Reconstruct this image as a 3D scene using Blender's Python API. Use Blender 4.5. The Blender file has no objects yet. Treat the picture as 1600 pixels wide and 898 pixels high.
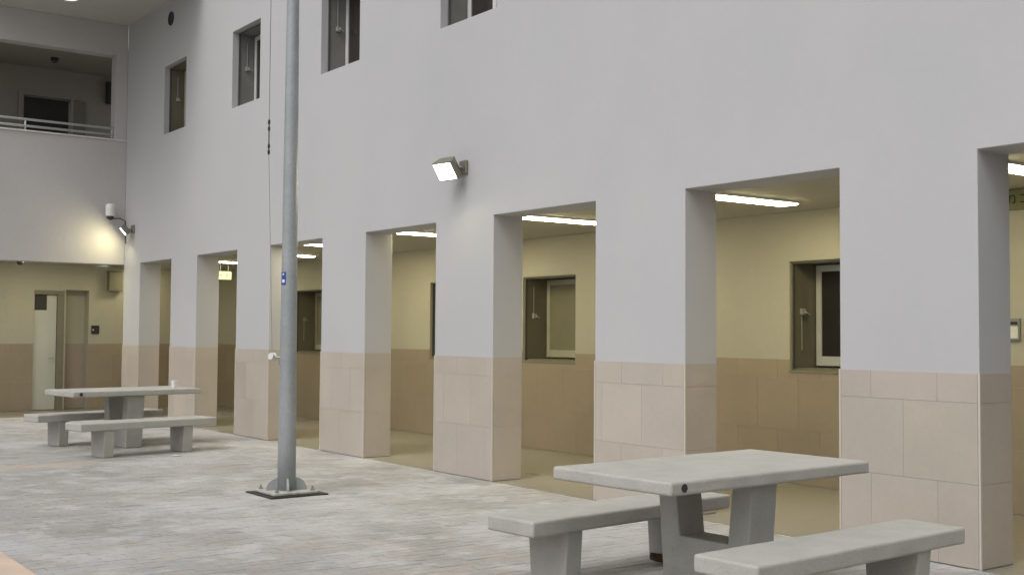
import bpy, bmesh, math, random
from mathutils import Vector, Matrix
random.seed(7)
R = math.radians
sc = bpy.context.scene
col = sc.collection

# ------------------------------------------------------------------ camera, world, sun, exposure
YAW, PITCH, ROLL, FPX = 0.93671, 0.04002, 0.00616, 1816.8
CAM = Vector((0.0, -7.3627, 1.6))
F = Vector((-math.sin(YAW)*math.cos(PITCH), math.cos(YAW)*math.cos(PITCH), math.sin(PITCH)))
RT = F.cross(Vector((0, 0, 1))).normalized(); UP = RT.cross(F)
rt2 = RT*math.cos(ROLL) + UP*math.sin(ROLL); up2 = UP*math.cos(ROLL) - RT*math.sin(ROLL)
cd = bpy.data.cameras.new('camera'); cam = bpy.data.objects.new('camera', cd); col.objects.link(cam)
M = Matrix((rt2, up2, -F)).transposed().to_4x4(); M.translation = CAM
cam.matrix_world = M
cd.sensor_width = 36; cd.lens = FPX/1600*36; cd.clip_start = 0.05; cd.clip_end = 500
sc.camera = cam

SUN_EL, SUN_AZ = 54, 165         # soft overcast sun, from the open side of the yard and the left
w = bpy.data.worlds.new('World'); sc.world = w; w.use_nodes = True
nt = w.node_tree; bg = nt.nodes['Background']
sky = nt.nodes.new('ShaderNodeTexSky'); sky.sky_type = 'NISHITA'; sky.sun_disc = False
sky.sun_elevation = R(SUN_EL); sky.sun_rotation = R(SUN_AZ); sky.air_density = 1.0; sky.dust_density = 4; sky.ozone_density = 1
hs = nt.nodes.new('ShaderNodeHueSaturation'); hs.inputs['Saturation'].default_value = 0.22
nt.links.new(sky.outputs[0], hs.inputs['Color']); nt.links.new(hs.outputs[0], bg.inputs[0])
bg.inputs[1].default_value = 0.15
sd = bpy.data.lights.new('sun', 'SUN'); sd.energy = 0.55; sd.angle = R(30); sd.color = (1, .97, .93)
so = bpy.data.objects.new('sun', sd); col.objects.link(so)
az = R(SUN_AZ)
sdir = Vector((math.sin(az)*math.cos(R(SUN_EL)), math.cos(az)*math.cos(R(SUN_EL)), math.sin(R(SUN_EL))))
so.rotation_euler = sdir.to_track_quat('Z', 'Y').to_euler()
sc.view_settings.view_transform = 'Standard'; sc.view_settings.look = 'None'
sc.view_settings.exposure = 0.12
try:
    sc.cycles.use_denoising = True; sc.cycles.denoiser = 'OPENIMAGEDENOISE'
    sc.cycles.max_bounces = 8; sc.cycles.diffuse_bounces = 5; sc.cycles.sample_clamp_indirect = 6
except Exception: pass

# ------------------------------------------------------------------ materials
def mat(name, base, rough=.7, var=.06, scale=3, bump=.0, bscale=40, metal=0, stains=None, attr=None, spec=.5, tint=None, streak=None):
    """principled with two-scale colour mottling, optional stain patches and fine relief, all in object-independent metres"""
    m = bpy.data.materials.new(name); m.use_nodes = True; N = m.node_tree.nodes; L = m.node_tree.links
    b = N['Principled BSDF']; b.inputs['Roughness'].default_value = rough; b.inputs['Metallic'].default_value = metal
    b.inputs['Specular IOR Level'].default_value = spec
    g = N.new('ShaderNodeNewGeometry')
    def noise(s, d=4, vec=None, r=.55):
        n = N.new('ShaderNodeTexNoise'); n.inputs['Scale'].default_value = s; n.inputs['Detail'].default_value = d
        n.inputs['Roughness'].default_value = r; L.new(vec or g.outputs['Position'], n.inputs['Vector']); return n
    def mixc(a, bcol, fac, mode='MIX'):
        x = N.new('ShaderNodeMix'); x.data_type = 'RGBA'; x.blend_type = mode
        for s, v in ((x.inputs[6], a), (x.inputs[7], bcol), (x.inputs[0], fac)):
            if hasattr(v, 'links'): L.new(v, s)
            elif isinstance(v, (tuple, list)): s.default_value = (*v[:3], 1)
            else: s.default_value = v
        return x.outputs[2]
    def ramp(v, a, b2):
        r_ = N.new('ShaderNodeMapRange'); r_.inputs[1].default_value = a; r_.inputs[2].default_value = b2
        r_.clamp = True; L.new(v, r_.inputs[0]); return r_.outputs[0]
    c = base
    if attr:
        a = N.new('ShaderNodeVertexColor'); a.layer_name = attr
        c = mixc(base, a.outputs[0], 1.0, 'MULTIPLY')
    n1 = noise(scale, 5)
    lo = tuple(x*(1-var*2) for x in (.98, 1, 1.0)); hi = tuple(1+var*1.2 for _ in range(3))
    f1 = ramp(n1.outputs[0], .3, .7)
    c = mixc(c, mixc(lo, hi, f1), 1.0, 'MULTIPLY')
    n2 = noise(scale*14, 3)
    c = mixc(c, mixc((1-var, 1-var, 1-var), (1+var*.8,)*3, ramp(n2.outputs[0], .3, .7)), 1.0, 'MULTIPLY')
    if stains:
        for (scol, sscale, a, b2, amount, stretch) in stains:
            mp = N.new('ShaderNodeMapping'); mp.inputs['Scale'].default_value = stretch
            mp.inputs['Location'].default_value = (sscale*3.1, sscale*1.7, .3)
            L.new(g.outputs['Position'], mp.inputs[0])
            ns = noise(sscale, 6, mp.outputs[0], .62)
            fa = ramp(ns.outputs[0], a, b2)
            mu = N.new('ShaderNodeMath'); mu.operation = 'MULTIPLY'; L.new(fa, mu.inputs[0]); mu.inputs[1].default_value = amount
            c = mixc(c, scol, mu.outputs[0])
    if hasattr(c, 'links'): L.new(c, b.inputs['Base Color'])
    else: b.inputs['Base Color'].default_value = (*c[:3], 1)
    if bump:
        nb = noise(bscale, 4); bp = N.new('ShaderNodeBump'); bp.inputs['Strength'].default_value = bump
        bp.inputs['Distance'].default_value = .004; L.new(nb.outputs[0], bp.inputs['Height']); L.new(bp.outputs[0], b.inputs['Normal'])
    rr = N.new('ShaderNodeMapRange'); rr.inputs[3].default_value = max(0, rough-.08); rr.inputs[4].default_value = min(1, rough+.08)
    L.new(n1.outputs[0], rr.inputs[0]); L.new(rr.outputs[0], b.inputs['Roughness'])
    return m

def emit(name, colr, strength, base=(.8, .8, .8)):
    m = bpy.data.materials.new(name); m.use_nodes = True; b = m.node_tree.nodes['Principled BSDF']
    b.inputs['Base Color'].default_value = (*base, 1); b.inputs['Emission Color'].default_value = (*colr, 1)
    b.inputs['Emission Strength'].default_value = strength; return m

PLASTER = mat('painted_plaster', (.475, .468, .475), .75, .010, .9, .25, 60,
              stains=[((.5, .49, .48), .8, .56, .75, .10, (1, 1, .35)), ((.50, .49, .49), 2.2, .55, .75, .25, (1, 1, .5)), ((.4,.38,.36), 9, .72, .8, .25, (1, 1, .6))])
PLASTERW = mat('painted_wing_plaster', (.50, .475, .465), .75, .022, .9, .25, 60, stains=[((.5, .49, .48), .8, .56, .75, .10, (1, 1, .35))])
CREAM = mat('cream_paint', (.45, .425, .34), .6, .02, .8, .15, 60, stains=[((.5, .46, .33), 1.3, .55, .75, .12, (1, 1, .4))])
SOFFIT = mat('soffit_paint', (.46, .44, .37), .7, .02, 1.2, .1, 60)
WINGCEIL = mat('roof_soffit_paint', (.50, .49, .44), .7, .03, 1.2, .1, 60)
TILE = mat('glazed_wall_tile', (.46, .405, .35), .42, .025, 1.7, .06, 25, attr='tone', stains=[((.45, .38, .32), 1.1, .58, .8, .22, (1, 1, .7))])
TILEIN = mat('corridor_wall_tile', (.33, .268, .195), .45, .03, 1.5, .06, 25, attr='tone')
GROUT = mat('tile_grout', (.40, .33, .27), .9, .03, 5)
TRIM = mat('corner_trim_plastic', (.56, .51, .44), .4, .02, 5)
FLOOR = mat('corridor_floor_screed', (.26, .24, .19), .30, .05, 1.1, .05, 30, stains=[((.30, .27, .20), 1.7, .5, .75, .35, (1, 1, 1))])
PAVE = mat('paver_concrete', (.355, .345, .325), .62, .05, 1.3, .35, 55, attr='tone',
           stains=[((.48, .48, .475), .55, .47, .60, .70, (1, 1, 1)), ((.245, .235, .21), .9, .54, .66, .62, (1, 1, 1)),
                   ((.44, .385, .345), 1.3, .56, .68, .35, (1, 1, 1)), ((.52, .52, .515), 2.6, .54, .62, .5, (1, 1, 1)), ((.24, .235, .215), 3.4, .58, .66, .45, (1, 1, 1)), ((.15, .14, .13), 6, .68, .73, .5, (1, 1, 1))])
SAND = mat('joint_sand', (.34, .33, .31), .95, .08, 9, .4, 90)
CONC = mat('cast_concrete', (.415, .402, .365), .82, .05, 4.5, .8, 75,
           stains=[((.27, .26, .225), 9, .55, .72, .22, (1, 1, 1)), ((.22, .205, .17), 2.2, .60, .80, .28, (1, 1, 1)), ((.50, .50, .49), 3, .56, .75, .22, (1, 1, 1)), ((.10, .09, .07), 42, .69, .73, .7, (1, 1, 1)), ((.30, .27, .21), 20, .62, .7, .3, (1, 1, 1))])
POLE = mat('galvanised_pole_paint', (.33, .352, .355), .42, .06, 2.2, .08, 40, metal=.25, stains=[((.20, .215, .22), 3, .55, .7, .4, (1, 1, .2))])
PLATE = mat('weathered_base_plate', (.46, .45, .40), .7, .08, 12, .3, 60, stains=[((.2, .17, .12), 14, .55, .7, .5, (1, 1, 1))])
BLACK = mat('black_rubber', (.025, .024, .022), .6, .1, 20)
DARK = mat('dark_interior', (.035, .033, .030), .6, .1, 4)
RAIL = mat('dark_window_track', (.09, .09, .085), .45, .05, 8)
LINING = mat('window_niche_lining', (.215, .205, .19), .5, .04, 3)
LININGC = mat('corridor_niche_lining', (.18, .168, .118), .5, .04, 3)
WFRAME = mat('white_window_frame', (.62, .62, .60), .35, .03, 6)
WINDER = mat('grey_winder_plastic', (.36, .355, .33), .4, .03, 6)
OLIVEF = mat('olive_cream_frame', (.46, .44, .34), .4, .03, 6)
GALDIM = mat('shade_darkened_gallery_paint', (.27, .25, .21), .7, .03, 1.5)  # gallery colour darkened to carry the dimness of the unlit interior
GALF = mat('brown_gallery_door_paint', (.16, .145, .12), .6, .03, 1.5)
METAL = mat('grey_metal', (.30, .30, .29), .4, .05, 6, metal=.5)
OLIVE = mat('olive_grey_metal', (.20, .19, .135), .5, .04, 5)
COPING = mat('parapet_coping', (.62, .61, .57), .6, .04, 4)
DOORP = mat('cream_door_paint', (.56, .56, .50), .45, .02, 2)
WHITEP = mat('white_plastic', (.75, .75, .73), .4, .02, 8)
CASE = mat('floodlight_case', (.22, .21, .165), .4, .05, 9, metal=.4)
BLUE = mat('blue_sticker', (.03, .07, .30), .4, .05, 30)
LEAF = mat('dry_leaf', (.13, .085, .045), .8, .2, 40)
PLINTH = mat('pink_beige_coping', (.62, .48, .38), .6, .05, 3, .2, 60)
INK = mat('black_sign_ink', (.02, .02, .015), .6, .02, 20)
SIGNG = mat('olive_sign_plate', (.20, .20, .10), .5, .03, 6)
GLASS = bpy.data.materials.new('dark_glass'); GLASS.use_nodes = True
_b = GLASS.node_tree.nodes['Principled BSDF']; _b.inputs['Base Color'].default_value = (.035, .030, .027, 1); _b.inputs['Roughness'].default_value = .12
BLIND = mat('drawn_blind', (.25, .23, .15), .5, .04, 3)
TUBE = emit('lit_light_diffuser', (1, .89, .56), 30.0)
FILLTUBE = emit('added_fill_diffuser', (1, .89, .56), 17.0)  # diffuser of the fill lamps added under the gallery soffit
FLOOD = emit('lit_flood_glass', (1, .96, .74), 9.0)
EXITG = emit('lit_exit_panel', (.50, .85, .48), .35, (.30, .36, .22))
CEILG = emit('lit_roof_lamp', (1, .95, .85), 1.0)

# ------------------------------------------------------------------ helpers
def link(o, parent=None):
    col.objects.link(o)
    if parent is not None: o.parent = parent
    return o
def tag(o, label=None, cat=None, group=None, kind=None):
    if label: o['label'] = label
    if cat: o['category'] = cat
    if group: o['group'] = group
    if kind: o['kind'] = kind
    return o
def empty(name, loc, rz=0, label=None, cat=None, group=None):
    o = bpy.data.objects.new(name, None); o.location = loc; o.rotation_euler = (0, 0, rz); o.empty_display_size = .1
    col.objects.link(o); return tag(o, label, cat, group)
def obj(name, bm, m, parent=None, smooth=False, bevel=0, seg=2, ang=30):
    me = bpy.data.meshes.new(name); bmesh.ops.recalc_face_normals(bm, faces=bm.faces)
    bm.to_mesh(me); bm.free()
    for k in (m if isinstance(m, list) else [m]): me.materials.append(k)
    if smooth:
        for p in me.polygons: p.use_smooth = True
    o = bpy.data.objects.new(name, me); link(o, parent)
    if bevel:
        b = o.modifiers.new('bevel', 'BEVEL'); b.width = bevel; b.segments = seg; b.limit_method = 'ANGLE'; b.angle_limit = R(ang)
    return o
def box(bm, x0, x1, y0, y1, z0, z1, mi=0):
    v = [bm.verts.new(p) for p in ((x0,y0,z0),(x1,y0,z0),(x1,y1,z0),(x0,y1,z0),(x0,y0,z1),(x1,y0,z1),(x1,y1,z1),(x0,y1,z1))]
    for q in ((0,3,2,1),(4,5,6,7),(0,1,5,4),(1,2,6,5),(2,3,7,6),(3,0,4,7)):
        bm.faces.new([v[i] for i in q]).material_index = mi
    return v
def bx(*a): bm = bmesh.new(); box(bm, *a); return bm
def prism(bm, pts, axis, a, b, mi=0):
    """closed polygon pts (2D) extruded along axis from a to b"""
    def P(p, t): return {'x': (t, p[0], p[1]), 'y': (p[0], t, p[1]), 'z': (p[0], p[1], t)}[axis]
    v0 = [bm.verts.new(P(p, a)) for p in pts]; v1 = [bm.verts.new(P(p, b)) for p in pts]; n = len(pts)
    fs = [bm.faces.new(v0), bm.faces.new(v1[::-1])] + [bm.faces.new((v0[i], v1[i], v1[(i+1) % n], v0[(i+1) % n])) for i in range(n)]
    for f in fs: f.material_index = mi
def lathe(bm, prof, n=32, c=(0, 0, 0), ax=(0, 0, 1), cap=True):
    q = Vector(ax).to_track_quat('Z', 'Y'); c = Vector(c); rings = []
    for r_, z in prof:
        rings.append([bm.verts.new(c + q @ Vector((r_*math.cos(2*math.pi*i/n), r_*math.sin(2*math.pi*i/n), z))) for i in range(n)])
    for a, b in zip(rings, rings[1:]):
        for i in range(n): bm.faces.new((a[i], a[(i+1) % n], b[(i+1) % n], b[i]))
    if cap: bm.faces.new(rings[0][::-1]); bm.faces.new(rings[-1])
def tube(bm, pts, r, n=10):
    pts = [Vector(p) for p in pts]; rings = []
    for i, p in enumerate(pts):
        d = (pts[min(i+1, len(pts)-1)] - pts[max(i-1, 0)]).normalized(); q = d.to_track_quat('Z', 'Y')
        rings.append([bm.verts.new(p + q @ Vector((r*math.cos(2*math.pi*k/n), r*math.sin(2*math.pi*k/n), 0))) for k in range(n)])
    for a, b in zip(rings, rings[1:]):
        for i in range(n): bm.faces.new((a[i], a[(i+1) % n], b[(i+1) % n], b[i]))
    bm.faces.new(rings[0][::-1]); bm.faces.new(rings[-1])
def cellwall(us, zs, holes, t0, t1, plane):
    """wall with rectangular holes; plane 'y': u=x and thickness along y; plane 'x': u=y and thickness along x. Boundary faces only."""
    us = sorted({round(u, 4) for u in us} | {round(h[i], 4) for h in holes for i in (0, 1)})
    zs = sorted({round(z, 4) for z in zs} | {round(h[i], 4) for h in holes for i in (2, 3)})
    us = [u for u in us]; bm = bmesh.new(); cache = {}
    def V(u, t, z):
        k = (u, t, z)
        if k not in cache: cache[k] = bm.verts.new((u, t, z) if plane == 'y' else (t, u, z))
        return cache[k]
    def solid(i, j):
        if i < 0 or j < 0 or i >= len(us)-1 or j >= len(zs)-1: return False
        u, z = (us[i]+us[i+1])/2, (zs[j]+zs[j+1])/2
        return not any(h[0] < u < h[1] and h[2] < z < h[3] for h in holes)
    for i in range(len(us)-1):
        for j in range(len(zs)-1):
            if not solid(i, j): continue
            a, b, c, d = us[i], us[i+1], zs[j], zs[j+1]
            for t in (t0, t1): bm.faces.new((V(a,t,c), V(b,t,c), V(b,t,d), V(a,t,d)))
            if not solid(i-1, j): bm.faces.new((V(a,t0,c), V(a,t1,c), V(a,t1,d), V(a,t0,d)))
            if not solid(i+1, j): bm.faces.new((V(b,t0,c), V(b,t1,c), V(b,t1,d), V(b,t0,d)))
            if not solid(i, j-1): bm.faces.new((V(a,t0,c), V(b,t0,c), V(b,t1,c), V(a,t1,c)))
            if not solid(i, j+1): bm.faces.new((V(a,t0,d), V(b,t0,d), V(b,t1,d), V(a,t1,d)))
    return bm
def tonemesh(bm, tone):
    lay = bm.loops.layers.float_color.new('tone')
    for f in bm.faces:
        for l in f.loops: l[lay] = (*tone, 1)
def copy_tree(o, parent=None):
    c = o.copy(); col.objects.link(c); c.parent = parent
    for ch in list(o.children): copy_tree(ch, c)
    return c

# ------------------------------------------------------------------ ground and floors
ZD, ZT, ZC = 1.345, 2.903, 2.95           # dado top, opening top, corridor ceiling
XL, XW = -22.86, -24.7                    # wing face, recessed wall under the wing
YB = 2.6                                  # corridor back wall
XE = 5.5
g = bmesh.new(); v = [g.verts.new(p) for p in ((-120, -120, -.009), (120, -120, -.009), (120, 120, -.009), (-120, 120, -.009))]; g.faces.new(v)
ground = obj('ground', g, SAND); tag(ground, 'pale grey block paving of the yard with sandy joints', None, None, 'structure')
cf = bmesh.new(); box(cf, XL, XE, 0.004, YB, -.10, .001); box(cf, XW, XL-.003, -9, YB, -.10, .001)
cfo = obj('corridor_floor', cf, FLOOR); tag(cfo, 'smooth sand coloured floor of the covered arcade', None, None, 'structure')

def pxof(p):
    v = Vector(p) - CAM; d = v.dot(F)
    if d < .3: return None
    return 800 + FPX*v.dot(rt2)/d, 449 - FPX*v.dot(up2)/d
PW, PL, J = .10, .20, .0022
def paver_geo(bm, lay, x0, x1, y0, y1, dz, tone):
    c = .0018; zt = dz
    o = [bm.verts.new(p) for p in ((x0,y0,zt-.006),(x1,y0,zt-.006),(x1,y1,zt-.006),(x0,y1,zt-.006))]
    i = [bm.verts.new(p) for p in ((x0+c,y0+c,zt),(x1-c,y0+c,zt),(x1-c,y1-c,zt),(x0+c,y1-c,zt))]
    fs = [bm.faces.new(i)] + [bm.faces.new((o[k], o[(k+1) % 4], i[(k+1) % 4], i[k])) for k in range(4)]
    for f in fs:
        for l in f.loops: l[lay] = (*tone, 1)
def rtone():
    b = random.gauss(1, .024); k = random.random()
    if k < .10: t = (1.04, .975, .94)
    elif k < .2: t = (1.0, 1.0, .94)
    elif k < .3: t = (.96, .98, 1.02)
    else: t = (1, 1, 1)
    return tuple(b*q for q in t)
pav = []
for i in range(int((3.4-XL)/PW)):
    x0 = XL + i*PW
    off = (i % 2)*PL/2
    for k in range(int(10.6/PL)+1):
        y1 = -.002 - k*PL + off; y0 = y1 - PL
        y1 = min(y1, -.002)
        if y1 - y0 < .03 or y0 < -10.4: continue
        pav.append((x0+J/2, x0+PW-J/2, y0+J/2, y1-J/2))
cand = []
for n, (a, b, c, d) in enumerate(pav):
    p = pxof(((a+b)/2, (c+d)/2, 0))
    if p and 4 < p[0] < 1596 and p[1] < 894 and abs(d-c-(PL-J)) < .001:
        if p[0] > 830 and p[1] > 775 and p[0] < 1500: continue            # behind the near table and its benches
        cand.append(((Vector(((a+b)/2, (c+d)/2, 0))-CAM).length, n))
cand.sort(); chosen = {n for _, n in cand[:296]}
variants = []
for k in range(12):
    bm = bmesh.new(); lay = bm.loops.layers.float_color.new('tone')
    paver_geo(bm, lay, -(PW-J)/2, (PW-J)/2, -(PL-J)/2, (PL-J)/2, 0, rtone())
    me = bpy.data.meshes.new('paver'); bm.to_mesh(me); bm.free(); me.materials.append(PAVE); variants.append(me)
fb = bmesh.new(); lay = fb.loops.layers.float_color.new('tone')
for n, (a, b, c, d) in enumerate(pav):
    dz = random.uniform(-.0015, .0015); band = -14.75 < (a+b)/2 < -14.3 and (c+d)/2 < -2.95
    if n in chosen and not band:
        o = bpy.data.objects.new('paver', random.choice(variants)); o.location = ((a+b)/2, (c+d)/2, dz); link(o, ground)
    else: paver_geo(fb, lay, a, b, c, d, dz, (1.22, 1.08, .98) if band else rtone())
me = bpy.data.meshes.new('paver_field'); fb.to_mesh(me); fb.free(); me.materials.append(PAVE)
pf = bpy.data.objects.new('paver_field', me); link(pf, ground); pf['kind'] = 'stuff'

# ------------------------------------------------------------------ arcade building
PIL = [(-5.734, -4.564), (-8.641, -7.413), (-11.53, -10.36), (-14.429, -13.216), (-17.348, -16.125), (-20.265, -19.046), (XL, -21.926)]
PIL = [(-2.83, -1.66), (.08, 1.25)] + PIL
T = .40
WIN_UP = [(-20.788, -19.694), (-17.662, -16.586), (-14.547, -13.437), (-11.476, -10.331), (-8.45, -7.34), (-5.4, -4.3), (-2.4, -1.3)]
WZ = (5.194, 6.434)
WIN_IN = [(-8.43, -7.24), (-13.28, -12.10), (-15.75, -14.57), (-20.63, -19.45), (-3.2, -2.0)]
WZI = (1.222, 2.41)
bld = empty('arcade_building', (-10, 0, 0), 0, 'long pale painted two storey building with square pillar arcade and recessed upper windows', 'building')
def child(o): o.parent = bld; o.matrix_parent_inverse = Matrix.Translation((10, 0, 0)); return o
edges = sorted(PIL)
holes = [(a[1], b[0], -1, ZT) for a, b in zip(edges, edges[1:])] + [(edges[-1][1], XE-.6, -1, ZT)]
holes += [(a, b, *WZ) for a, b in WIN_UP]
holes = [(a, b, max(c, 0), d) for a, b, c, d in holes]
child(obj('facade_wall', cellwall([XL, XE], [0, 8.3], holes, 0, T, 'y'), PLASTER, bevel=.004, seg=1))
hin = [(a, b, *WZI) for a, b in WIN_IN]
child(obj('corridor_wall', cellwall([-25.2, XE], [0, ZC-.002], hin, YB, YB+.35, 'y'), CREAM))
child(obj('corridor_ceiling', bx(-25.2, XE, T+.001, YB+.35, ZC, ZC+.25), SOFFIT))
child(obj('end_wall', bx(XE+.001, XE+.3, -.0, YB+.35, 0, 8.3), PLASTER))

# dado tiles: recessed joints over a grout coat, running bond
ntile = 0
TH = [(.0, .582), (.582, 1.142), (1.142, ZD)]
def tiles_on(plane, at, sgn, u0, u1, mtl, base, off0=0.0, TL=.56, j=.0019, addparent=None, z0=0):
    """tiles standing proud of a surface; plane 'y': face at y=at looking along sgn*y"""
    global ntile
    for r_, (za, zb) in enumerate(TH):
        off = off0 + (r_ % 2)*TL/2
        k0 = math.floor((u0-off)/TL)
        cuts = [u0] + [off+k*TL for k in range(k0, k0+200) if u0+.05 < off+k*TL < u1-.05] + [u1]
        for a, b in zip(cuts, cuts[1:]):
            bm = bmesh.new(); d = .0055; q = random.gauss(1, .024)
            e0 = j/2 if a != u0 else 0; e1 = j/2 if b != u1 else 0
            y0, y1 = (at, at+sgn*d); y0, y1 = min(y0, y1), max(y0, y1)
            args = (a+e0, b-e1, za+(j/2 if za > .1 else .010), zb-(j/2 if r_ < 2 else 0))
            if plane == 'y': box(bm, args[0], args[1], y0, y1, args[2], args[3])
            else: box(bm, y0, y1, args[0], args[1], args[2], args[3])
            tonemesh(bm, (q, q*random.uniform(.99, 1.01), q*random.uniform(.985, 1.01)))
            o = obj('tile', bm, mtl)
            o.parent = addparent or bld
            o.matrix_parent_inverse = Matrix.Translation(-(addparent or bld).location); ntile += 1
    # the grout bed behind them
for (a, b) in PIL:
    near = a > -24
    tiles_on('y', -.001, -1, a+.012, b-.012, TILE, None, off0=-5.17+.28)
    tiles_on('x', b+.001, 1, .012, T-.012, TILE, None, off0=.9)
    if a > XL+.1: tiles_on('x', a-.001, -1, .012, T-.012, TILE, None, off0=.9)
    for xx, s in ((b, 1), (a, -1)):
        tr = bmesh.new()
        prism(tr, [(xx-s*.0085, -.0075), (xx+s*.0075, -.0075), (xx+s*.0075, .0085), (xx+s*.0002, .0085), (xx+s*.0002, -.0002), (xx-s*.0085, -.0002)], 'z', .002, ZD+.004)
        child(obj('corner_trim', tr, TRIM))
# corridor dado: full strip below the window sills, two rows untouched by the niches and a top row cut around them
def dado_rows(u0, u1, at, mtl):
    global TH
    keep = TH
    TH = [(.0, .582), (.582, 1.142)]
    tiles_on('y', at, -1, u0, u1, mtl, None, off0=.1, TL=.58)
    TH = keep
    return
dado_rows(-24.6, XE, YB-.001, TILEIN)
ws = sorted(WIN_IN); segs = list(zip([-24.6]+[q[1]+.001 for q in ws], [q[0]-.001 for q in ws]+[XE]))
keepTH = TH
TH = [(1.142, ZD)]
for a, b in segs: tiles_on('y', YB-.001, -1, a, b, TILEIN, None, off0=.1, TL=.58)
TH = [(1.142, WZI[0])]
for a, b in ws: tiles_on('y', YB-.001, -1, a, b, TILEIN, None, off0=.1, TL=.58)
TH = keepTH

# windows: deep niche lining, dark track, white sash, glass, winder with strap
def window(a, b, z0, z1, y, lin, blind=False, strap_up=True, mull=True, depth=.45, r0=.10):
    wdw = child(obj('window', (lambda m_: m_)(niche(a, b, z0, z1, y, depth, r0)), lin))
    m_ = bmesh.new()                                             # track standing proud just inside the reveal
    for (x0, x1) in ((a+.0, a+.025), (b-.025, b)): box(m_, x0, x1, y+r0+.001, y+r0+.03, z0, z1)
    box(m_, a+.0255, b-.0255, y+r0+.001, y+r0+.03, z1-.025, z1)
    t_ = obj('track', m_, RAIL); t_.parent = wdw
    ys = y+depth-.075
    fr = bmesh.new(); fw = .07
    box(fr, a+.03, a+.03+fw, ys, ys+.05, z0+.05, z1-.03); box(fr, b-.03-fw, b-.03, ys, ys+.05, z0+.05, z1-.03)
    box(fr, a+.03+fw, b-.03-fw, ys, ys+.05, z0+.05, z0+.05+fw*1.5); box(fr, a+.03+fw, b-.03-fw, ys, ys+.05, z1-.03-fw, z1-.03)
    cx = (a+b)/2 + .03
    if mull: box(fr, cx-.035, cx+.035, ys-.012, ys+.045, z0+.05+fw*1.5, z1-.03-fw)
    s_ = obj('sash', fr, OLIVEF if blind else WFRAME, wdw, bevel=.004, seg=1)
    gl = bx(a+.03+fw-.005, b-.03-fw+.005, ys+.018, ys+.026, z0+.05+fw, z1-.03-fw+.005)
    g_ = obj('pane', gl, BLIND if blind else GLASS, wdw)
    sl = bx(a+.026, b-.026, y+r0+.04, ys-.004, z0+.001, z0+.03); obj('inner_sill', sl, lin, wdw, bevel=.005, seg=1)
    hb = bmesh.new(); zk = z0+(z1-z0)*.54; yk = y+r0+.15
    box(hb, a+.017, a+.055, yk-.03, yk+.03, zk-.035, zk+.035)
    if strap_up: box(hb, a+.018, a+.024, yk-.008, yk+.008, zk+.035, zk+.42)
    else: box(hb, a+.018, a+.024, yk-.008, yk+.008, zk-.42, zk-.035)
    tube(hb, [(a+.05, yk, zk), (a+.085, yk+.01, zk-.01), (a+.085, yk+.06, zk-.03)], .009, 6)
    obj('strap_winder', hb, WINDER, wdw, bevel=.004, seg=1)
    return wdw
def niche(a, b, z0, z1, y, depth, r0):
    """open fronted box lining, 15 mm thick, from r0 behind the wall face to the window plane"""
    m_ = bmesh.new(); t = .015; y0, y1 = y+r0, y+depth
    box(m_, a+.0005, a+t, y0, y1, z0+.0005, z1-.0005); box(m_, b-t, b-.0005, y0, y1, z0+.0005, z1-.0005)
    box(m_, a+t, b-t, y0, y1, z1-t, z1-.0005); box(m_, a+t, b-t, y0, y1, z0+.0005, z0+t); box(m_, a-.05, b+.05, y1+.001, y1+.03, z0-.05, z1+.05)
    return m_
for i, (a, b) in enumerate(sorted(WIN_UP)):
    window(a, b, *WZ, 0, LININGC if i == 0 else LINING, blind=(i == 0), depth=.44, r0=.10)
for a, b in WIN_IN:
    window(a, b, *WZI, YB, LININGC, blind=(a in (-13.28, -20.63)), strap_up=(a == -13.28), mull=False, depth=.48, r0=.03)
    tr = bmesh.new(); box(tr, a-.0, b, YB-.012, YB+.03, WZI[0]-.0255, WZI[0]-.0005); child(obj('window_ledge', tr, OLIVE))
# round vent high on the wall
vb = bmesh.new(); lathe(vb, [(.125, .0), (.125, -.02), (.105, -.022), (.10, -.004), (0.001, -.004)], 28, (-20.475, -.001, 7.265), (0, 1, 0)); ven = child(obj('round_vent', vb, DARK))

# ------------------------------------------------------------------ wing across the end of the yard
wing = empty('side_wing_building', (XL, -4, 0), 0, 'pale end wing with open dark gallery above and recessed cream wall below', 'building')
def wchild(o): o.parent = wing; o.matrix_parent_inverse = Matrix.Translation((-XL, 4, 0)); return o
wchild(obj('wing_face_wall', cellwall([-9, -.001], [2.908, 7.633], [(-8.2, -.225, 5.33, 7.016)], XL-.30, XL, 'x'), PLASTERW, bevel=.004, seg=1))
wchild(obj('gallery_floor', bx(-25.2, XL-.301, -9, -.001, 2.96, 4.2), SOFFIT))
wchild(obj('gallery_floor', bx(-25.2, XL-.001, .0, 2.6, 3.201, 4.2), SOFFIT))
wchild(obj('coping', bx(XL-.31, XL+.025, -8.2, -.226, 5.331, 5.365), COPING, bevel=.006, seg=1))
wchild(obj('coping', bx(XL-.0, XL+.025, -.2255, -.001, 5.331, 5.365), COPING))
wchild(obj('gallery_back_wall', cellwall([-9, 2.6], [4.2, 7.6], [(-1.42, -.48, 4.2, 6.44)], -25.2, -25.0, 'x'), GALDIM))
wchild(obj('gallery_ceiling', bx(-25.0, XL-.301, -9, 2.6, 7.03, 7.25), GALDIM))
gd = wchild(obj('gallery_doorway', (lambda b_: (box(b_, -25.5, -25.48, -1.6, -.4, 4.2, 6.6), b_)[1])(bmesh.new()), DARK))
fb2 = bmesh.new(); box(fb2, -25.01, -24.95, -1.53, -1.45, 4.2, 6.50); box(fb2, -25.01, -24.95, -1.449, -.35, 6.441, 6.50); box(fb2, -25.01, -24.95, -.50, -.45, 4.2, 6.44); wchild(obj('gallery_door_frame', fb2, GALDIM))
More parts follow.
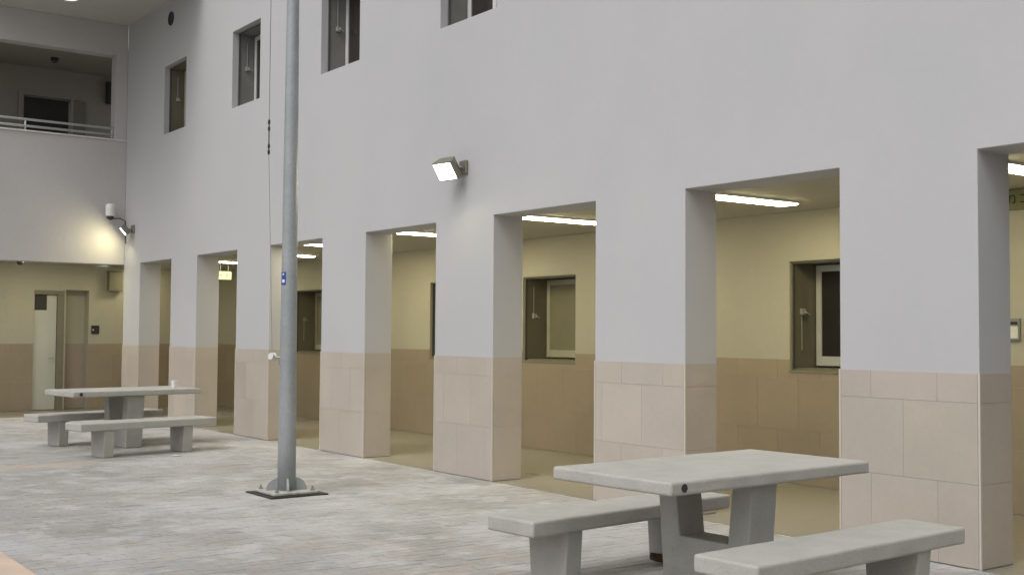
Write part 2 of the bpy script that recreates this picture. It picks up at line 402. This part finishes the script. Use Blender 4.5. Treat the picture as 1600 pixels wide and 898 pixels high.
wchild(obj('gallery_door', bx(-24.995, -24.955, -.449, -.20, 4.2, 6.43), GALF))
wchild(obj('recessed_wall', cellwall([-9, 2.6], [0, 2.958], [(-1.20, -.62, 0, 2.42), (-.585, -.12, 0, 2.45)], XW-.30, XW, 'x'), CREAM))
wchild(obj('recess_back', bx(XW-.5, XW-.301, -1.4, .1, 0, 2.9), CREAM))
rt_ = bmesh.new(); box(rt_, XW-.3005, XW-.29, -.584, -.121, .001, ZD); wchild(obj('recess_dado', rt_, GROUT))
dr = wchild(obj('door', bx(XW-.10, XW-.05, -1.195, -.755, .01, 2.34), DOORP, bevel=.003, seg=1)); dr['label'] = 'cream door leaf with a dark square vision pane'
o = obj('vision_pane', bx(XW-.048, XW-.04, -1.19, -.95, 2.03, 2.335), DARK); o.parent = dr
o = obj('handle', (lambda b_: (tube(b_, [(XW-.05, -.80, 1.05), (XW+.0, -.80, 1.05), (XW+.0, -.90, 1.05)], .01, 6), b_)[1])(bmesh.new()), METAL); o.parent = dr
fm = bmesh.new(); box(fm, XW-.12, XW+.012, -.75, -.615, .0, 2.345); box(fm, XW-.12, XW+.012, -1.21, -.615, 2.346, 2.43); wchild(obj('door_frame', fm, OLIVE, bevel=.004, seg=1))
for a, b in ((-4.6, -1.215), (-.119, 2.59)):
    n0 = ntile; tiles_on('x', XW+.001, 1, a, b, TILEIN, None, off0=.1, TL=.58, addparent=wing)
# flat roof over this end of the yard, with a round lamp set in it
wchild(obj('roof_soffit', bx(XL+.001, -18.9, -2.9, -.001, 7.634, 7.9), WINGCEIL))
wchild(obj('wing_roof', bx(-25.5, XL-.0, -11, -.001, 7.634, 7.9), WINGCEIL))
rl = empty('roof_lamp', (-21.58, -1.50, 7.634), 0, 'round lamp set in the soffit of the roof at the top left', 'lamp')
b_ = bmesh.new(); lathe(b_, [(.17, 0), (.17, -.012), (.15, -.015)], 28, cap=True); obj('rim', b_, WHITEP, rl)
b_ = bmesh.new(); lathe(b_, [(.145, -.0155), (.11, -.022), (.001, -.025)], 28, cap=True); obj('lens', b_, CEILG, rl, smooth=True)
# gallery railing
ry = XL-.12
gr_ = empty('gallery_railing', (ry, -.2, 5.365), 0, 'thin grey steel railing with two rails on the gallery parapet', 'railing')
def rl_child(o): o.parent = gr_; o.matrix_parent_inverse = Matrix.Translation((-ry, .2, -5.365)); return o
for z in (5.585, 5.46):
    b_ = bmesh.new(); tube(b_, [(ry, -8.1, z), (ry, -.228, z)], .024, 8); rl_child(obj('rail', b_, WFRAME, smooth=True))
for y in (-.25, -1.87, -3.5, -5.1, -6.7):
    b_ = bmesh.new(); tube(b_, [(ry, y, 5.366), (ry, y, 5.575)], .018, 8); rl_child(obj('post', b_, WFRAME, smooth=True))

# rest of the court (behind and right of the camera)
yw = bmesh.new(); box(yw, XL, 5.8, -16.3, -16.0, 0, 3.2)
tag(obj('court_wall', yw, PLASTER), 'plain pale wall closing the yard opposite the arcade', 'wall')
yw = bmesh.new(); box(yw, 5.5, 5.8, -15.999, -.001, 0, 3.1)
tag(obj('court_wall', yw, PLASTER), 'plain pale wall closing the right end of the yard', 'wall')

# ------------------------------------------------------------------ concrete tables and benches
def slab(L, W, z1, th, name, par, bev=.016):
    bm = bmesh.new(); box(bm, -W/2, W/2, -L/2, L/2, z1-th, z1)
    bmesh.ops.subdivide_edges(bm, edges=[e for e in bm.edges if abs((e.verts[0].co-e.verts[1].co).y) > .5], cuts=9)
    for v_ in bm.verts:
        v_.co.x += random.uniform(-.0018, .0018); v_.co.z += random.uniform(-.0012, .0012)
    return obj(name, bm, CONC, par, bevel=bev, seg=3, ang=45)
def table(loc, rz, label, L=1.86, W=.975, mark=True):
    t = empty('picnic_table', loc, rz, label, 'table', 'concrete picnic tables in the yard')
    top = slab(L, W, .80, .078, 'tabletop', t)
    pd = bmesh.new()
    # U shaped pedestal: splayed arms over a solid foot
    prism(pd, [(-.385, .7215), (-.235, .7215), (-.195, .34), (.195, .34), (.235, .7215), (.385, .7215), (.33, 0), (-.33, 0)], 'y', -.12, .12)
    obj('pedestal', pd, CONC, t, bevel=.010, seg=2, ang=25)
    b_ = bmesh.new(); lathe(b_, [(.024, 0), (.024, .002), (.012, .0015), (.001, .003)], 16, (W/2+.0022, -L/2+.105, .763), (1, 0, 0)); obj('socket_ring', b_, DARK, top)
    return t
def bench(loc, rz, label, L=1.97, W=.43):
    b0 = empty('concrete_bench', loc, rz, label, 'bench', 'concrete benches beside the picnic tables')
    slab(L, W, .448, .10, 'seat', b0)
    for s in (-1, 1):
        lg = bmesh.new(); yc = s*(L/2-.40)
        prism(lg, [(-W/2+.03, .3485), (W/2-.03, .3485), (W/2-.055, 0), (-W/2+.055, 0)], 'y', yc-.07, yc+.07)
        obj('leg', lg, CONC, b0, bevel=.010, seg=2, ang=25)
    return b0
table((-5.131, -1.999, 0), R(2.9), 'nearest grey concrete picnic table, in front of the pillar at right')
bench((-6.02, -2.035, 0), R(5.7), 'grey concrete bench on the left side of the nearest table')
bench((-4.255, -1.92, 0), R(2.9), 'grey concrete bench on the right side of the nearest table, lowest in the photo')
table((-16.45, -2.03, 0), R(7.5), 'far grey concrete picnic table with a white cup on it', L=1.86, W=.95)
bench((-15.25, -2.16, 0), R(9.5), 'front concrete bench of the far table, towards the steel pole', L=1.92, W=.44)
bench((-17.10, -2.22, 0), R(11.0), 'rear concrete bench of the far table, towards the recessed door', L=1.92, W=.44)

cup = empty('paper_cup', (-16.35, -1.35, .8005), 0, 'small white paper cup standing on the far table', 'cup')
b_ = bmesh.new(); lathe(b_, [(.030, 0), (.041, .095), (.037, .095), (.028, .01)], 24); obj('cup_wall', b_, WHITEP, cup, smooth=False)
b_ = bmesh.new(); lathe(b_, [(.0425, .093), (.044, .097), (.0425, .101), (.040, .098)], 24, cap=False); obj('rim', b_, WHITEP, cup)

# ------------------------------------------------------------------ steel pole
PX, PY = -10.72, -2.255
pole = empty('steel_pole', (PX, PY, 0), 0, 'tall grey tapered steel pole bolted to the paving, with a blue sticker', 'pole')
def prad(z): return .092 - .0062*z
b_ = bmesh.new(); lathe(b_, [(prad(z), z) for z in [.03]+[k*.5 for k in range(1, 19)]], 40); obj('shaft', b_, POLE, pole, smooth=True, bevel=0)
obj('rubber_skirt', bx(-.30, .30, -.30, .31, .001, .014), BLACK, pole)
obj('base_plate', bx(-.235, .235, -.235, .235, .016, .04), PLATE, pole, bevel=.004, seg=1)
for k in range(4):
    a = R(90*k-20); b_ = bmesh.new()
    pts = [(.075, .04)] + [(.075+.125*math.cos(t), .04+.125*math.sin(t)) for t in [i*math.pi/2/8 for i in range(9)]]
    prism(b_, pts, 'y', -.011, .011); bmesh.ops.rotate(b_, verts=b_.verts, cent=(0, 0, 0), matrix=Matrix.Rotation(a, 3, 'Z')); obj('gusset', b_, POLE, pole, bevel=.004, seg=1)
for sx in (-1, 1):
    for sy in (-1, 1):
        b_ = bmesh.new(); lathe(b_, [(.02, .04), (.02, .06), (.009, .062), (.009, .085)], 6, (sx*.19, sy*.19, 0)); obj('bolt', b_, METAL, pole)
# sticker wrapped on the shaft, with a white figure printed on it
def wrap(z0, z1, a0, a1, off, m_, name, par):
    b_ = bmesh.new(); n = 8; rows = []
    for z in (z0, z1):
        rows.append([b_.verts.new(((prad(z)+off)*math.cos(a0+(a1-a0)*i/n), (prad(z)+off)*math.sin(a0+(a1-a0)*i/n), z)) for i in range(n+1)])
    for i in range(n): b_.faces.new((rows[0][i], rows[0][i+1], rows[1][i+1], rows[1][i]))
    return obj(name, b_, m_, par, smooth=True)
va = math.atan2(CAM.y-PY, CAM.x-PX)
st = wrap(2.075, 2.205, va-R(80), va-R(24), .0015, BLUE, 'sticker', pole)
wrap(2.10, 2.13, va-R(60), va-R(34), .0022, WHITEP, 'print', st); wrap(2.175, 2.19, va-R(56), va-R(40), .0022, WHITEP, 'print', st)
# halyard with its fittings, tied to a pulley on the shaft
hx = Vector((-11.11-PX, -2.32-PY, 0)); hp = Vector((-.135, -.10, 0))
b_ = bmesh.new(); top = Vector((hx.x, hx.y, 8.6)); zA = 3.45
tube(b_, [top, (hx.x, hx.y, 3.78)], .0045, 6); tube(b_, [(hx.x, hx.y, 3.47), (hp.x-.03, hp.y, 1.42)], .003, 6)
hal = obj('halyard', b_, METAL, pole)
b_ = bmesh.new()
for z in (3.77, 3.70, 3.52, 3.46): lathe(b_, [(.006, z-.028), (.014, z-.012), (.014, z+.012), (.006, z+.028)], 8, (hx.x, hx.y, 0))
tube(b_, [(hx.x, hx.y, 3.78), (hx.x, hx.y, 3.46)], .006, 6); obj('turnbuckle', b_, BLACK, hal)
b_ = bmesh.new(); dirp = Vector((-hp.x, -hp.y, 0)).normalized()
lathe(b_, [(.016, -.016), (.040, -.016), (.040, .0), (.024, .005), (.024, .024), (.036, .028), (.036, .040), (.016, .040)], 20, (hp.x, hp.y, 1.36), (.35, -.9, .1)); obj('pulley', b_, COPING, pole, bevel=.002, seg=1)
b_ = bmesh.new(); tube(b_, [(hp.x, hp.y, 1.36), (hp.x*.5, hp.y*.5, 1.35)], .014, 8); tube(b_, [(hp.x*.7, hp.y*.7, 1.35), (hp.x*.45, hp.y*.45-.02, 1.27)], .008, 6); obj('pulley_bracket', b_, METAL, pole)

# ------------------------------------------------------------------ wall floodlights (their own light is part of them)
def floodlight(loc, label, aim, energy, size=1.0):
    f = empty('floodlight', loc, 0, label, 'floodlight', 'lit floodlights on the walls')
    q = Vector(aim).normalized().to_track_quat('-Z', 'Y').to_matrix().to_4x4()
    c = Vector((-.06, -.24, -.05))*size
    def put(bm):
        bmesh.ops.transform(bm, matrix=Matrix.Translation(c) @ q, verts=bm.verts); return bm
    s = size
    hd = bmesh.new(); prism(hd, [(-.17*s, -.03*s), (.17*s, -.03*s), (.17*s, .03*s), (.12*s, .12*s), (-.12*s, .12*s), (-.17*s, .03*s)], 'y', -.13*s, .13*s)
    obj('housing', put(hd), CASE, f, bevel=.010, seg=2)
    gl_ = bmesh.new(); box(gl_, -.15*s, .15*s, -.11*s, .11*s, -.036*s, -.0305*s); obj('lit_glass', put(gl_), FLOOD, f)
    br = bmesh.new(); tube(br, [(0, 0, .0), (-.02, -.05, 0), (-.06, -.11, -.0), tuple(c*.62)], .02, 8); obj('arm', br, CASE, f)
    wp = bx(-.07, .07, -.035, -.001, -.07, .08); obj('wall_box', wp, CASE, f, bevel=.006, seg=1)
    ld = bpy.data.lights.new('floodlight_beam', 'AREA'); ld.energy = energy; ld.color = (1, .90, .50); ld.shape = 'RECTANGLE'; ld.size = .28*size; ld.size_y = .2*size
    lo = bpy.data.objects.new('lamp', ld); lo.location = c + Vector(aim).normalized()*.09*size; lo.rotation_euler = Vector(aim).to_track_quat('-Z', 'Y').to_euler(); link(lo, f)
    return f
floodlight((-10.93, 0, 3.485), 'lit floodlight in the middle of the long wall', (.15, -.80, -.58), 8, .90)
floodlight((-22.33, 0, 3.57), 'lit floodlight in the corner beside the end wing', (-.22, -.76, -.66), 7.5, .72)

# CCTV camera in the corner
cc = empty('security_camera', (XL, -.34, 3.90), 0, 'white security camera hanging on a bracket in the corner above the floodlight', 'camera', None)
b_ = bmesh.new(); lathe(b_, [(.055, .17), (.085, .15), (.085, -.06), (.07, -.07)], 24, (.16, 0, 0)); obj('housing', b_, WHITEP, cc, smooth=False)
b_ = bmesh.new(); lathe(b_, [(.07, -.071), (.065, -.11), (.035, -.14), (.005, -.15)], 24, (.16, 0, 0)); obj('dome', b_, GLASS, cc, smooth=True)
b_ = bmesh.new(); tube(b_, [(.001, 0, .0), (.09, 0, .0)], .025, 8); tube(b_, [(.20, .03, -.12), (.26, .16, -.11), (.29, .25, -.16), (.29, .27, -.60)], .012, 8); obj('bracket', b_, BLACK, cc)

# ------------------------------------------------------------------ corridor fittings
LX = [(-7.80, .60, 1.86), (-10.55, .55, 1.85), (-13.2, .52, 1.8), (-15.86, .45, 1.8), (-18.35, 1.05, 1.82), (-20.95, 1.0, 1.75), (-5.02, .65, 1.86), (-2.3, .6, 1.86)]
desc = ['lit strip lamp in the arcade ceiling, in the bay behind the nearest table', 'lit strip lamp in the ceiling of the bay right of the wall floodlight',
        'lit strip lamp in the ceiling of the first bay right of the steel pole bay', 'lit strip lamp at the right edge of the bay just beside the steel pole',
        'lit strip lamp seen immediately right of the steel pole', 'lit strip lamp above the green exit sign in the narrow far bay',
        'lit strip lamp cut by the right edge of the photo', None]
for k, (x, y0, y1) in enumerate(LX):
    if desc[k] is None: continue
    cl = empty('ceiling_lamp', (x, (y0+y1)/2, ZC), 0, desc[k], 'ceiling lamp', 'strip lamps in the arcade ceiling')
    h = (y1-y0)/2
    b_ = bmesh.new(); box(b_, -.13, .13, -h-.02, h+.02, -.022, -.0005); obj('housing', b_, WHITEP, cl)
    b_ = bmesh.new(); box(b_, -.11, .11, -h, h, -.034, -.0225); obj('diffuser', b_, TUBE, cl, bevel=.004, seg=1)
cl = empty('ceiling_lamp', (-24.1, .84, ZC), 0, 'short fill lamp added in the arcade ceiling, hidden behind the corner pillar', 'ceiling lamp', 'strip lamps in the arcade ceiling')  # unseen lamp added to brighten the recessed wall at the far end bay
obj('housing', bx(-.13, .13, -.20, .20, -.022, -.0005), WHITEP, cl); obj('diffuser', bx(-.11, .11, -.18, .18, -.034, -.0225), TUBE, cl)
for yy, lab in ((-1.1, 'added fill lamp tucked behind the edge of the gallery soffit, next to the corner'), (-3.9, 'added fill lamp behind the gallery soffit edge, outside the photo at left')):
    cl = empty('ceiling_lamp', (-23.32, yy, 2.959), 0, lab, 'ceiling lamp', 'strip lamps in the arcade ceiling')  # added fill lamps, kept behind the fascia, to brighten the lower wing wall
    obj('housing', bx(-.13, .13, -.62, .62, -.014, -.0005), WHITEP, cl); obj('diffuser', bx(-.11, .11, -.6, .6, -.026, -.0145), FILLTUBE, cl)
ex = empty('exit_sign', (-21.3, 1.42, ZC), 0, 'small lit green sign hanging from the ceiling in the narrow far bay', 'sign')
b_ = bmesh.new(); box(b_, -.02, .02, -.14, .14, -.335, -.18); obj('sign_panel', b_, EXITG, ex)
b_ = bmesh.new(); tube(b_, [(0, -.08, -.001), (0, -.08, -.18)], .005, 6); tube(b_, [(0, .08, -.001), (0, .08, -.18)], .005, 6); obj('hanger', b_, METAL, ex)
b_ = bmesh.new(); box(b_, .0205, .023, -.10, -.05, -.27, -.235); box(b_, .0205, .023, .03, .07, -.275, -.225); obj('pictogram', b_, OLIVE, ex)
# olive name board with Hebrew letters high on the corridor wall at the right
sg = empty('wall_sign', (-5.2, YB-.001, 2.84), 0, 'olive board with dark Hebrew letters above the corridor wall at far right', 'sign')
obj('sign_board', bx(-.72, .72, -.03, -.001, -.085, .10), SIGNG, sg, bevel=.003, seg=1)
cu = bpy.data.curves.new('letters', 'FONT'); cu.body = '\u05e0\u05de \u05d1'; cu.size = .125; cu.extrude = .001
to = bpy.data.objects.new('letters_tmp', cu); col.objects.link(to); bpy.context.view_layer.update()
me = bpy.data.meshes.new_from_object(to.evaluated_get(bpy.context.evaluated_depsgraph_get())); bpy.data.objects.remove(to)
me.materials.clear(); me.materials.append(INK)
lt = bpy.data.objects.new('letters', me); lt.rotation_euler = (R(90), 0, 0); lt.location = (-.70, -.0325, -.022); link(lt, sg)
# intercom
ic = empty('wall_intercom', (-5.815, YB-.001, 1.67), 0, 'small grey intercom panel on the corridor wall at the right edge', 'intercom')
obj('panel', bx(-.10, .06, -.03, -.001, -.10, .10), METAL, ic, bevel=.004, seg=1)
obj('handset', bx(-.085, -.045, -.06, -.031, -.08, .06), WHITEP, ic, bevel=.006, seg=2)
obj('speaker_plate', bx(-.03, .045, -.036, -.031, -.08, .03), WHITEP, ic); obj('display', bx(-.025, .04, -.036, -.031, .045, .07), BLACK, ic)
# small things on the recessed wall of the wing
tc = empty('wall_control', (XW, .01, 1.64), 0, 'small dark square control panel on the cream wall beside the door recess', 'control panel')
obj('plate', bx(.001, .03, -.075, .08, -.085, .085), BLACK, tc, bevel=.004, seg=1); obj('button', bx(.0305, .036, -.06, -.03, -.02, .01), WHITEP, tc)
cb = empty('wall_cabinet', (XW, .37, 2.66), 0, 'grey metal box high on the cream wall next to the corner pillar', 'cabinet')
obj('cabinet_body', bx(.001, .16, -.13, .15, -.22, .19), OLIVE, cb, bevel=.006, seg=1); obj('cabinet_lid', bx(-.0, .18, -.145, .165, .191, .205), RAIL, cb)
for (loc, lab) in (((XL-.55, -1.80, 2.958), 'small dark dome camera under the gallery soffit at far left'), ((-23.9, -1.12, 7.028), 'small dark dome camera on the gallery ceiling')):
    dc = empty('dome_camera', loc, 0, lab, 'camera'); b_ = bmesh.new(); lathe(b_, [(.08, 0), (.08, -.02), (.07, -.03)], 20); obj('mount', b_, BLACK, dc)
    b_ = bmesh.new(); lathe(b_, [(.068, -.031), (.06, -.07), (.035, -.095), (.004, -.103)], 20); obj('dome', b_, GLASS, dc, smooth=True)
gb = empty('gallery_cabinet', (-25.0, .42, 6.68), 0, 'black box mounted on the gallery back wall near the corner', 'cabinet')
obj('cabinet_body', bx(.001, .15, -.2, .2, -.23, .22), DARK, gb, bevel=.006, seg=1); obj('cabinet_lid', bx(.1505, .158, -.185, .185, -.21, .2), BLACK, gb)

# ------------------------------------------------------------------ litter and the near left plinth
def leaf(loc, rz, s, label):
    b_ = bmesh.new(); n = 7; L_ = .09*s; rows = []
    for i in range(n):
        t = i/(n-1); wd = math.sin(math.pi*min(t*.92+.04, 1))*.035*s; z = .006+.03*s*(t-.4)**2+random.uniform(0, .004)
        rows.append([b_.verts.new(((t-.5)*L_, -wd, z+.014*s)), b_.verts.new(((t-.5)*L_, 0, z)), b_.verts.new(((t-.5)*L_, wd, z+.018*s))])
    for a, b in zip(rows, rows[1:]):
        for k in (0, 1): b_.faces.new((a[k], b[k], b[k+1], a[k+1]))
    o = obj('dry_leaf', b_, LEAF); m_ = o.modifiers.new('thick', 'SOLIDIFY'); m_.thickness = .0012
    o.location = loc; o.rotation_euler = (0, 0, rz); return tag(o, label, 'leaf', 'dry leaves under the nearest table')
leaf((-5.97, -1.62, .001), .5, 2.6, 'larger curled brown leaf against the foot of the left bench')
leaf((-5.80, -1.52, .001), 2.0, 1.8, 'curled brown leaf lying just right of the larger leaf')
leaf((-5.30, -1.50, .341), 1.2, .6, 'tiny brown leaf on the foot of the nearest table pedestal')
b_ = bmesh.new(); box(b_, -.05, .05, -.035, .035, 0, .004)
for v_ in b_.verts: v_.co.z += random.uniform(0, .008)
o = obj('paper_scrap', b_, WHITEP); o.location = (-14.72, -1.90, .002); o.rotation_euler = (0, 0, .5); tag(o, 'white scrap of paper on the paving beside the far bench', 'litter')
o = obj('low_coping', bx(-8.86, -5.5, -8.6, -5.36, .001, .06), PLINTH, bevel=.02, seg=3); tag(o, 'corner of a low pinkish beige slab at the bottom left of the photo', 'slab')
# worn beige band of pavers laid across the yard at left
print('tiles', ntile, 'pavers', len(pav), len(chosen))
